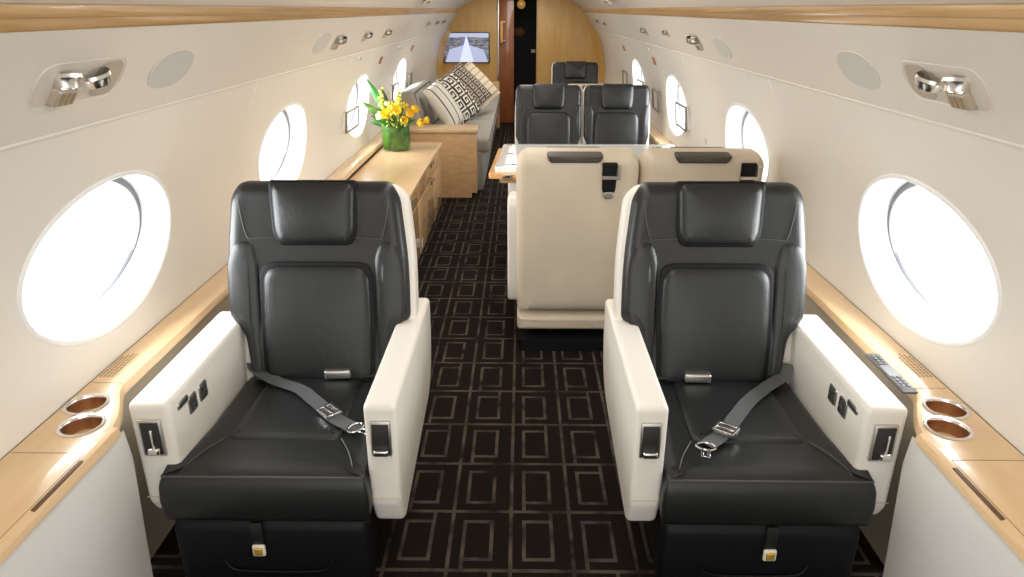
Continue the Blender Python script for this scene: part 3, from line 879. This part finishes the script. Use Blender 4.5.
# ------------------------------------------------------------------ vase and flowers
V0 = Vector((-.955, 5.45, .579))
vs = root('vase', V0, 0, 'clear round glass vase lined with green leaves on the credenza', 'vase')
b = bmesh.new(); N = 40
prof = [(.0, .0), (.108, .0), (.112, .006), (.112, .190), (.110, .192)]
Rr = [[b.verts.new((max(r, .001)*math.cos(2*PI*k/N), max(r, .001)*math.sin(2*PI*k/N), z)) for k in range(N)] for r, z in prof]
for A, B in zip(Rr, Rr[1:]):
    for k in range(N): b.faces.new((A[k], A[(k+1) % N], B[(k+1) % N], B[k]))
bmobj('glass_wall', b, M['glass'], vs)
b = bmesh.new(); prof = [(.02, .012), (.098, .012), (.104, .03), (.105, .12), (.103, .18), (.02, .182)]
Rr = [[b.verts.new((r*(1+.02*math.sin(5*k))*math.cos(2*PI*k/N), r*math.sin(2*PI*k/N), z)) for k in range(N)] for r, z in prof]
for A, B in zip(Rr, Rr[1:]):
    for k in range(N): b.faces.new((A[k], A[(k+1) % N], B[(k+1) % N], B[k]))
bmobj('leaf_lining', b, M['leaf'], vs)

bq = root('flower_bouquet', V0+Vector((0, 0, .19)), 0, 'bouquet of yellow flowers, lime buds and long green leaves in the vase', 'flowers')
def leafmesh(p0, p1, w, bend):
    b = bmesh.new(); p0 = Vector(p0); p1 = Vector(p1); d = p1-p0; s = d.cross(Vector((0, 1, .2))).normalized(); n = s.cross(d).normalized()
    rows = []
    for i in range(11):
        t = i/10; c = p0+d*t+n*bend*math.sin(PI*t); ww = w*(math.sin(PI*min(1, t*.92+.06))**.8)
        rows.append([b.verts.new(c-s*ww+n*.01), b.verts.new(c), b.verts.new(c+s*ww+n*.01)])
    for A, B in zip(rows, rows[1:]):
        for k in range(2): b.faces.new((A[k], A[k+1], B[k+1], B[k]))
    return b
for p1, w, mm in (((-.20, -.02, .34), .034, 'leafd'), ((-.15, .02, .24), .028, 'leafd'), ((-.24, -.03, .17), .03, 'leaf'), ((-.17, -.06, .07), .03, 'leafd'), ((-.10, .03, .27), .022, 'leaf'),
                  ((-.20, .02, .01), .028, 'leafd'), ((.12, .03, .10), .02, 'leaf'), ((.06, .02, .16), .02, 'leafd'), ((-.12, -.05, .12), .024, 'leaf'), ((.16, -.02, .04), .018, 'leaf')):
    bmobj('leaf', leafmesh((p1[0]*.1, 0, -.02), p1, w, .02), M[mm], bq, fix=False)
def tulip(c, r, d, m, nm='flower'):
    b = bmesh.new(); d = Vector(d).normalized(); q = d.to_track_quat('Z', 'Y').to_matrix().to_4x4()
    T_ = Matrix.Translation(c) @ q
    for k in range(6):
        a0 = k*PI/3; rows = []
        for i in range(6):
            t = i/5; rad = r*(.25+.95*math.sin(PI*(t*.72))); z = r*2.0*t; hw = .62*(math.sin(PI*(t*.9+.08)))
            rows.append([b.verts.new(T_ @ Vector((rad*math.cos(a0+g*hw), rad*math.sin(a0+g*hw), z))) for g in (-1, 0, 1)])
        for A, B in zip(rows, rows[1:]):
            for j in range(2): b.faces.new((A[j], A[j+1], B[j+1], B[j]))
    o = bmobj(nm, b, m, bq, fix=False)
    tube('stem', smooth_path([(c[0]*.2, c[1]*.2, -.05), (c[0]*.6, c[1]*.6, c[2]*.5), tuple(c)], 4), .004, M['leaf'], o)
    return o
for c, r, d, mm in (((-.035, -.09, .075), .034, (-.3, -.8, .5), 'yellow'), ((.03, -.085, .09), .032, (.1, -.7, .8), 'yellow'), ((-.08, -.07, .06), .028, (-.6, -.6, .5), 'white_fl'),
                    ((.10, -.05, .075), .030, (.6, -.5, .5), 'orange'), ((.14, .0, .09), .028, (.5, -.2, .8), 'orange'), ((.0, -.03, .11), .028, (0, -.3, 1), 'yellow'),
                    ((.17, -.06, .02), .028, (1, -.3, .1), 'orange'), ((.22, -.04, .035), .024, (1, -.1, .15), 'yellow'), ((.075, -.1, .045), .026, (.4, -.8, .2), 'yellow'),
                    ((-.06, .03, .12), .026, (-.3, .3, .9), 'white_fl'), ((.06, .04, .11), .026, (.3, .3, .9), 'yellow')):
    tulip(Vector(c), r, d, M[mm])
# tall bud spikes
for (x, y, z0, z1, mm) in ((-.10, -.02, .13, .27, 'lime'), (.035, -.01, .14, .27, 'lime'), (.02, -.03, .10, .20, 'lime'), (-.04, .0, .08, .17, 'lime')):
    b = bmesh.new()
    for k in range(9):
        t = k/8; a = k*2.4
        bmesh.ops.create_icosphere(b, subdivisions=1, radius=.016*(1-.35*t), matrix=Matrix.Translation((x+.014*math.cos(a)+.01*t, y+.014*math.sin(a), z0+(z1-z0)*t)))
    add_tube(b, [(x*.2, y*.2, -.05), (x*.8, y*.8, z0*.6), (x, y, z1-.01)], .004)
    bmobj('bud_spike', b, M[mm], bq)
b = bmesh.new()
for k in range(60):
    a = random.uniform(0, 2*PI); r = random.uniform(.02, .12); z = random.uniform(-.01, .06)
    bmesh.ops.create_icosphere(b, subdivisions=1, radius=random.uniform(.007, .015), matrix=Matrix.Translation((r*math.cos(a), r*math.sin(a)*.9, z)))
o = bmobj('filler_buds', b, mat('filler', (.30, .36, .06), .6, var=(40, .5)), bq); o['kind'] = 'stuff'

# ------------------------------------------------------------------ aft bulkhead, doorway, door, monitor
def wall_poly(name, x0, x1, m, y=YB, z0=0, z1=1.86):
    """bulkhead piece cut to the cabin section"""
    b = bmesh.new(); xs = [x0+(x1-x0)*i/24 for i in range(25)]
    def zt(x):
        ax = abs(x); prof = sorted([(abs(a), z) for a, z in cp[:7]])
        if ax > .93: return ZC+math.sqrt(max(0, (RC+.01)**2-ax*ax)) if ax < RC else ZC
        for (a0, zz0), (a1, zz1) in zip(prof, prof[1:]):
            if a0 <= ax <= a1: return zz0+(zz1-zz0)*(ax-a0)/(a1-a0)+.005
        return 1.545
    for d in (0, .04):
        pass
    A = [b.verts.new((x, y, z0)) for x in xs]; B = [b.verts.new((x, y, min(z1, zt(x)))) for x in xs]
    C = [b.verts.new((x, y+.04, z0)) for x in xs]; D = [b.verts.new((x, y+.04, min(z1, zt(x)))) for x in xs]
    for k in range(24):
        b.faces.new((A[k], A[k+1], B[k+1], B[k])); b.faces.new((C[k], D[k], D[k+1], C[k+1])); b.faces.new((B[k], B[k+1], D[k+1], D[k]))
    b.faces.new((A[0], B[0], D[0], C[0])); b.faces.new((A[-1], C[-1], D[-1], B[-1]))
    return struct(bmobj(name, b, m))
w = wall_poly('wall_back', -1.195, -.342, M['gold'])
w2 = wall_poly('wall_back_right', .237, 1.195, M['gold'])
o = struct(box('trim_3', (-.342, -.315, YB-.02, YB+.03, 0, 1.83), M['satin'], None, .004))
o = struct(box('trim_4', (.222, .240, YB-.01, YB+.04, 0, 1.83), M['strip'], None, .004))
for i, s in enumerate((-1, 1)):
    P = [wpt(s, YB-.03, TH0+(TH_SEAM-TH0)*k/10, .012) for k in range(11)]
    b = bmesh.new(); rows = []
    for k in range(11):
        t = TH0+(TH_SEAM-TH0)*k/10
        rows.append([b.verts.new(wpt(s, YB-.30, t, .003)), b.verts.new(wpt(s, YB-.005, t, .07))])
    for A, B in zip(rows, rows[1:]): b.faces.new((A[0], A[1], B[1], B[0]))
    struct(bmobj('trim_%d' % (5+i), b, mat('amber_trim%d' % i, (.75, .47, .16), .35)))
dr = struct(root('door_1'))
box('door_leaf', (-.313, -.102, YB-.005, YB+.035, .01, 1.84), M['redwood'], dr, .004)
h = root('door_handle'); h.parent = dr
b = bmesh.new(); add_box(b, -.300, -.258, YB-.065, YB-.035, 1.14, 1.44, .01, 3)
g = bmobj('door_handle', b, mat('pale_wood_grip', (.78, .42, .14), .35), dr)
bpy.data.objects.remove(h)
for z in (1.17, 1.42):
    b = bmesh.new(); add_box(b, -.285, -.225, YB-.05, YB-.0, z-.012, z+.012, .004); bmobj('handle_bracket', b, M['copper'], g)
# dark galley beyond the doorway
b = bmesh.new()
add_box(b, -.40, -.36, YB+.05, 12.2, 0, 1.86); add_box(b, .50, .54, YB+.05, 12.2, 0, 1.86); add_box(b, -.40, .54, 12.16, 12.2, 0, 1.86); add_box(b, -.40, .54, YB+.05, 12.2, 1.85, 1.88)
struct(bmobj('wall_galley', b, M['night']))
lampr = root('globe_lamp', (.00, 11.0, 1.66), 0, 'round amber glass lamp high in the dark doorway', 'lamp')
b = bmesh.new(); bmesh.ops.create_uvsphere(b, u_segments=20, v_segments=12, radius=.062); bmobj('lamp_globe', b, M['amber'], lampr)
b = bmesh.new(); add_cyl(b, .012, .012, .14, Matrix.Translation((0, 0, .058)), 12); add_cyl(b, .03, .03, .012, Matrix.Translation((0, 0, .185)), 16); bmobj('lamp_stem', b, M['copper'], lampr)
bd = root('brown_reflection', (-.03, 12.15, 1.25), 0, 'dim brown rounded shape standing for a reflection in the dark galley', 'lamp')  # added, faintly glowing shape in place of a brownish reflection
b = bmesh.new(); bmesh.ops.create_uvsphere(b, u_segments=16, v_segments=10, radius=.09, matrix=Matrix.Diagonal((1, .5, .8, 1))); bmobj('reflection_body', b, mat('brown_reflection_glow', (.10, .045, .02), .5, emit=((.8, .3, .1), .03)), bd)
box('reflection_plate', (-.04, .04, -.02, .012, -.05, .05), M['copper'], bd)
so = box('switch_panel', (.165, .235, 12.13, 12.16, .93, .98), mat('panel_beige_glow', (.45, .36, .25), .5, emit=((.7, .5, .3), .15)), None, .003); tag(so, 'small beige switch panel inside the dark galley', 'switch')  # faint glow added to the beige; the panel is no lamp

def tvmat():
    m = mat('screen_picture', (0, 0, 0), .2, coat=.5); nt = m.node_tree; b = nt.nodes['Principled BSDF']; N = NT(nt)
    tc = nt.nodes.new('ShaderNodeTexCoord'); sp = nt.nodes.new('ShaderNodeSeparateXYZ'); nt.links.new(tc.outputs['Object'], sp.inputs[0])
    u = sp.outputs['X']; v = sp.outputs['Z']     # metres from centre, +-.32 x +-.195
    horizon = N.m('ADD', .145, N.m('MULTIPLY', N.m('ABSOLUTE', u), -.03))
    sky = N.m('GREATER_THAN', v, horizon)
    # nose wedge
    depth = N.m('SUBTRACT', .11, v)
    wedge = N.m('LESS_THAN', N.m('ABSOLUTE', u), N.m('MULTIPLY_ADD', depth, .28, .018))
    wing = N.mn(N.m('LESS_THAN', v, N.m('MULTIPLY_ADD', N.m('ABSOLUTE', u), -.28, .045)), N.m('LESS_THAN', N.m('ABSOLUTE', u), N.m('MULTIPLY_ADD', depth, 0.35, .20)))
    blue = N.m('LESS_THAN', N.m('ABSOLUTE', u), N.m('MULTIPLY_ADD', depth, .55, .03))
    n = nt.nodes.new('ShaderNodeTexNoise'); n.inputs['Scale'].default_value = 12; n.inputs['Detail'].default_value = 4
    mp = nt.nodes.new('ShaderNodeMapping'); mp.inputs['Scale'].default_value = (1, 1, 4); nt.links.new(tc.outputs['Object'], mp.inputs['Vector']); nt.links.new(mp.outputs['Vector'], n.inputs['Vector'])
    r = nt.nodes.new('ShaderNodeValToRGB'); r.color_ramp.elements[0].position = .4; r.color_ramp.elements[0].color = (.07, .075, .10, 1); r.color_ramp.elements[1].position = .68; r.color_ramp.elements[1].color = (.35, .33, .36, 1)
    nt.links.new(n.outputs['Fac'], r.inputs['Fac'])
    def mix(f, a, bcol):
        x = nt.nodes.new('ShaderNodeMix'); x.data_type = 'RGBA'; nt.links.new(f, x.inputs['Factor'])
        nt.links.new(a, x.inputs['A']); x.inputs['B'].default_value = (*bcol, 1); return x.outputs['Result']
    c = mix(sky, r.outputs['Color'], (.50, .55, .75)); c = mix(blue, c, (.14, .20, .50)); c = mix(wing, c, (.50, .55, .75)); c = mix(wedge, c, (.78, .84, 1.0))
    nt.links.new(c, b.inputs['Emission Color']); b.inputs['Emission Strength'].default_value = 1.0
    return m
tv = root('monitor', (-.787, YB-.03, 1.078), 0, 'wall monitor showing a blue outside camera view on the gold bulkhead', 'screen')
box('bezel', (-.335, .335, -.0, .03, -.21, .21), M['dark'], tv, .004)
box('screen', (-.322, .322, -.004, .002, -.198, .198), tvmat(), tv, 0)

# ------------------------------------------------------------------ fittings on the overhead panels
def wframe(side, y, th, off=.004):
    """matrix: X along y (aft), Y up the wall, Z inward"""
    o = wpt(side, y, th, off)
    n = Vector((-side*math.cos(th), 0, -math.sin(th))); up = Vector((-side*math.sin(th), 0, math.cos(th))); al = up.cross(n)
    m = Matrix((al, up, n)).transposed().to_4x4(); m.translation = o
    return m
M['ventm'] = mat('vent_beige', (.50, .43, .34), .35, metal=.3)
M['recess'] = mat('recess_tan', (.46, .40, .32), .5)
M['smoke'] = mat('smoked_metal', (.34, .31, .27), .3, metal=.85)
def reading_cluster(side, y, z, scale, label, full=True, group='overhead light and air outlet clusters'):
    m = wframe(side, y, thz(z)); r = root('reading_light_cluster', m.translation, 0, label, 'light', group)
    L = m.to_3x3().to_4x4(); k = scale
    # for the left wall local +X points to -y : normalise so that +x is aft
    fx = 1 if (L @ Vector((1, 0, 0))).y > 0 else -1
    def F(a, b_, h): return L @ Vector((fx*a, b_, h))
    if full:
        P = rpoly([(-.150*k, -.056*k), (.190*k, -.056*k), (.190*k, .056*k), (-.150*k, .056*k)], .05*k, 10)
        b = bmesh.new()
        ring = [F(q.x, q.y, .001) for q in P]; add_tube(b, ring, .0022, 6, True)
        bmobj('bezel_edge', b, M['panel'], r)
        # shallow scooped dish
        b = bmesh.new(); add_pillow(b, inset(P, .004), [(0, .0005), (.004, .0015), (.02, .0025)], F); bmobj('bezel', b, mat('cluster_cream', (.62, .56, .48), .4), r)
        P3 = rpoly([(.06*k, -.048*k), (.175*k, -.048*k), (.175*k, .048*k), (.06*k, .048*k)], .04*k, 8)
        pillow('recess', P3, [(0, .003), (.008, .004)], F, mat('recess_tan', (.44, .38, .30), .5), r)
    else:
        P3 = rpoly([(-.10*k, -.048*k), (.10*k, -.048*k), (.10*k, .048*k), (-.10*k, .048*k)], .045*k, 8)
        pillow('recess', P3, [(0, .0), (.004, .003), (.012, .004)], F, M['recess'], r)
    def eyeball(cx, cy, R0, tilt, nm):
        b = bmesh.new()
        T_ = L @ Matrix.Translation((fx*cx, cy, .002)) @ Matrix.Rotation(tilt*fx, 4, 'Y') @ Matrix.Rotation(.85, 4, 'X')
        N = 24; prof = [(R0*1.05, -.002), (R0*1.08, .006), (R0*.98, .012), (R0*.86, .026), (R0*.62, .030), (R0*.58, .026), (.001, .024)]
        Rr = [[b.verts.new(T_ @ Vector((q*math.cos(2*PI*j/N), q*math.sin(2*PI*j/N), z*k))) for j in range(N)] for q, z in prof]
        for A, B in zip(Rr, Rr[1:]):
            for j in range(N): b.faces.new((A[j], A[(j+1) % N], B[(j+1) % N], B[j]))
        e = bmobj(nm, b, M['chrome'] if full else M['smoke'], r, ang=30)
        b = bmesh.new(); add_cyl(b, R0*.55, R0*.5, .003, T_ @ Matrix.Translation((0, 0, .026*k)), 20)
        bmobj('lens', b, M['cavity'] if nm == 'air_outlet' else M['satin'], e)
    eyeball(.050*k, .020*k, .034*k, .45, 'reading_light')
    eyeball(-.058*k, .024*k, .032*k, -.2, 'air_outlet')
    if full or k > .8:
        b = bmesh.new(); P4 = rpoly([(-.085*k, -.046*k), (-.01*k, -.046*k), (-.01*k, .0*k), (-.085*k, .0*k)], .01*k, 4)
        add_pillow(b, P4, [(0, .002), (.001*k, .016*k), (.006*k, .020*k)], F)
        v = bmobj('vent', b, M['ventm'], r)
        for j in range(3):
            x = -.068*k+j*.02*k
            b = bmesh.new(); add_pillow(b, rpoly([(x-.004*k, -.038*k), (x+.004*k, -.038*k), (x+.004*k, -.01*k), (x-.004*k, -.01*k)], .001, 2), [(0, .0205*k), (.0005, .0225*k)], F)
            bmobj('vent_slat', b, M['brownmark'], v)
    return r
reading_cluster(-1, 1.600, 1.442, 1, 'large pill shaped reading light cluster above the front left seat')
reading_cluster(1, 1.665, 1.430, 1, 'large pill shaped reading light cluster above the front right seat')
for side, y, z, k, lab in ((-1, 3.99, 1.432, .9, 'first small chrome light cluster past the left oval grilles'), (-1, 4.72, 1.434, .8, 'second small chrome light cluster past the left oval grilles'),
                           (-1, 5.45, 1.430, .8, 'third small chrome light cluster past the left oval grilles'), (-1, 7.74, 1.452, .7, 'chrome light cluster over the near end of the sofa'),
                           (-1, 8.56, 1.452, .7, 'chrome light cluster over the middle of the sofa'), (-1, 9.30, 1.452, .7, 'chrome light cluster over the far end of the sofa'),
                           (1, 4.15, 1.427, 1.0, 'chrome light cluster above the conference table on the right wall'), (1, 4.95, 1.446, .6, 'smallest chrome outlet just aft of the table light cluster'),
                           (1, 5.87, 1.433, .8, 'chrome light cluster above the seats beyond the table'), (1, 8.7, 1.440, .7, 'chrome light cluster near the farthest black seat'),
                           (1, 9.4, 1.455, .7, 'last chrome light cluster before the right bulkhead')):
    reading_cluster(side, y, z, k, lab, full=False)
def oval(side, y, z, a, c, label):
    m = wframe(side, y, thz(z)); L = m.to_3x3().to_4x4()
    r = root('speaker_grille', m.translation, 0, label, 'speaker', 'oval speaker grilles')
    fx = 1 if (L @ Vector((1, 0, 0))).y > 0 else -1
    P = [Vector((a*math.copysign(abs(math.cos(t))**.85, math.cos(t)), c*math.copysign(abs(math.sin(t))**.85, math.sin(t)))) for t in [2*PI*k/48 for k in range(48)]]
    pillow('grille', P, [(0, 0), (0, .003), (.004, .0045), (.008, .0035)], lambda p, q, h: L @ Vector((fx*p, q, h)), M['greyleaf'], r)
    b = bmesh.new(); add_tube(b, [L @ Vector((fx*q.x, q.y, .002)) for q in P], .0022, 6, True); bmobj('rim', b, M['panel'], r)
oval(-1, 2.06, 1.437, .120, .062, 'pale oval speaker grille above the front left seat back')
oval(-1, 3.665, 1.437, .12, .06, 'faint oval speaker grille beside the left small light clusters')
oval(1, 2.13, 1.431, .120, .062, 'pale oval speaker grille above the front right seat back')
oval(1, 3.63, 1.418, .12, .06, 'faint oval speaker grille near the table light cluster')
# chrome loop handles
M['handle'] = mat('handle_metal', (.30, .28, .26), .35, metal=.7)
def loop(side, y0, y1, z0, z1, label):
    yc = (y0+y1)/2; zc = (z0+z1)/2; m = wframe(side, yc, thz(zc), 0); L = m.to_3x3().to_4x4()
    a = (y1-y0)/2; c = (z1-z0)/2*1.03
    r = root('shade_handle', m.translation, 0, label, 'handle', 'chrome loop handles by the windows')
    P = rpoly([(-a, -c), (a, -c), (a, c), (-a, c)], .012, 4)
    tube('handle_loop', [L @ Vector((q.x, q.y, .030)) for q in P], .0085, M['handle'], r, 8, True)
    for sx in (-1, 1):
        for sy in (-1, 1):
            b = bmesh.new(); add_cyl(b, .005, .005, .038, L @ Matrix.Translation((sx*(a-.008), sy*(c-.0), -.004)), 10); bmobj('standoff', b, M['chrome'], r)
loop(-1, 4.76, 5.12, .82, .95, 'chrome loop handle over the left window above the flowers')
loop(-1, 6.58, 6.86, .80, .95, 'chrome loop handle over the left window nearest the sofa')
loop(-1, 7.52, 7.72, .82, .97, 'chrome loop handle on the wall past the sofa window')
loop(1, 5.00, 5.34, .80, .955, 'chrome loop handle over the right window beyond the table')
loop(1, 6.07, 6.34, .79, .95, 'chrome loop handle on the wall past the third right window')
loop(1, 6.86, 7.2, .77, .95, 'chrome loop handle over the farthest right window')
loop(1, 7.98, 8.30, .80, .95, 'chrome loop handle on the wall past the farthest right window')
# placards and small wall fittings
def plate(name, side, y, z, hy, hz, m, label, cat, th=.004, off=0, group=None):
    mt = wframe(side, y, thz(z), off); L = mt.to_3x3().to_4x4()
    P = rpoly([(-hy, -hz), (hy, -hz), (hy, hz), (-hy, hz)], min(hy, hz)*.4, 3)
    o = pillow(name, P, [(0, 0), (0, th*.7), (min(hy, hz)*.15, th)], lambda p, q, h: L @ Vector((p, q, h)), m)
    o.location = mt.translation; return tag(o, label, cat, group)
plate('exit_placard', -1, 5.80, 1.218, .05, .030, M['red'], 'small brown red placard above the flowers window', 'placard')
plate('exit_placard', -1, 7.49, 1.227, .06, .030, M['red'], 'small brown red placard above the sofa', 'placard')
plate('exit_placard', 1, 6.13, 1.192, .06, .034, M['red'], 'small brown red placard on right wall, nearer one', 'placard')
plate('exit_placard', 1, 7.96, 1.206, .07, .030, M['red'], 'small brown red placard on right wall, farther one', 'placard')
plate('wall_sensor', -1, 4.88, 1.29, .035, .010, M['white'], 'tiny white fitting on left seam near the flowers window', 'fitting', .012)
plate('wall_sensor', -1, 6.57, 1.277, .04, .010, M['white'], 'tiny white fitting on left seam near the sofa', 'fitting', .012)
plate('wall_sensor', 1, 6.23, 1.279, .04, .010, M['white'], 'tiny white fitting on right seam above a placard', 'fitting', .012)
plate('wall_socket', 1, 4.55, .80, .03, .016, M['tan'], 'tiny tan plate on right wall between two windows', 'fitting', .004)
def ceiling_sign(x, label):
    s = 1 if x > 0 else -1
    r = root('cabin_sign', (x, 6.2, 1.652), 0, label, 'sign')
    T_ = Matrix.Rotation(s*.55, 4, 'Y')
    box('sign_plate', (-.035, .035, -.16, .16, -.008, .004), M['ivory'], r, .003, 2, T_)
    b = bmesh.new(); add_box(b, -.014, .014, -.13, -.05, -.0105, -.007, .001, 1, T_); add_box(b, -.014, .014, .0, .08, -.0105, -.007, .001, 1, T_)
    bmobj('sign_symbols', b, M['red'], r)
ceiling_sign(-.76, 'small ivory ceiling sign with red symbols, left side')
ceiling_sign(.70, 'small ivory ceiling sign with red symbols, right side')

# ------------------------------------------------------------------ lights
def area(name, loc, size, sy, e, col=(1, .95, .88), rot=(0, 0, 0), spread=PI):
    L = bpy.data.lights.new(name, 'AREA'); L.shape = 'RECTANGLE'; L.size = size; L.size_y = sy; L.energy = e; L.color = col; L.spread = spread
    o = bpy.data.objects.new(name, L); COL.objects.link(o); o.location = loc; o.rotation_euler = rot; return o
area('ceiling_fill', (0, 1.2, 1.835), .35, 3.6, 14.5)  # fill lights added under the ceiling to light the closed cabin
area('ceiling_fill', (0, 4.8, 1.835), .35, 3.2, 14.5)
area('ceiling_fill', (0, 8.6, 1.835), .35, 3.4, 24)
area('forward_fill', (0, -.9, 1.2), 1.6, 1.0, 6.5, (1, .97, .93), (R_(90), 0, 0))  # added fill behind the camera, not a cabin fitting

w = bpy.data.worlds.new('sky'); SC.world = w; w.use_nodes = True
bg = w.node_tree.nodes['Background']; bg.inputs[0].default_value = (1, 1, 1, 1); bg.inputs[1].default_value = 1.6

SC.view_settings.view_transform = 'Standard'
SC.view_settings.look = 'None'
SC.view_settings.exposure = 0
# ------------------------------------------------------------------ camera
cam = bpy.data.cameras.new('camera'); co = bpy.data.objects.new('camera', cam); COL.objects.link(co)
cam.sensor_width = 36; cam.lens = 36*700/1024; cam.clip_start = .05
co.location = (.012, 0, 1.59)
co.rotation_euler = (R_(90)-math.atan(279/700), 0, R_(.76))
SC.camera = co
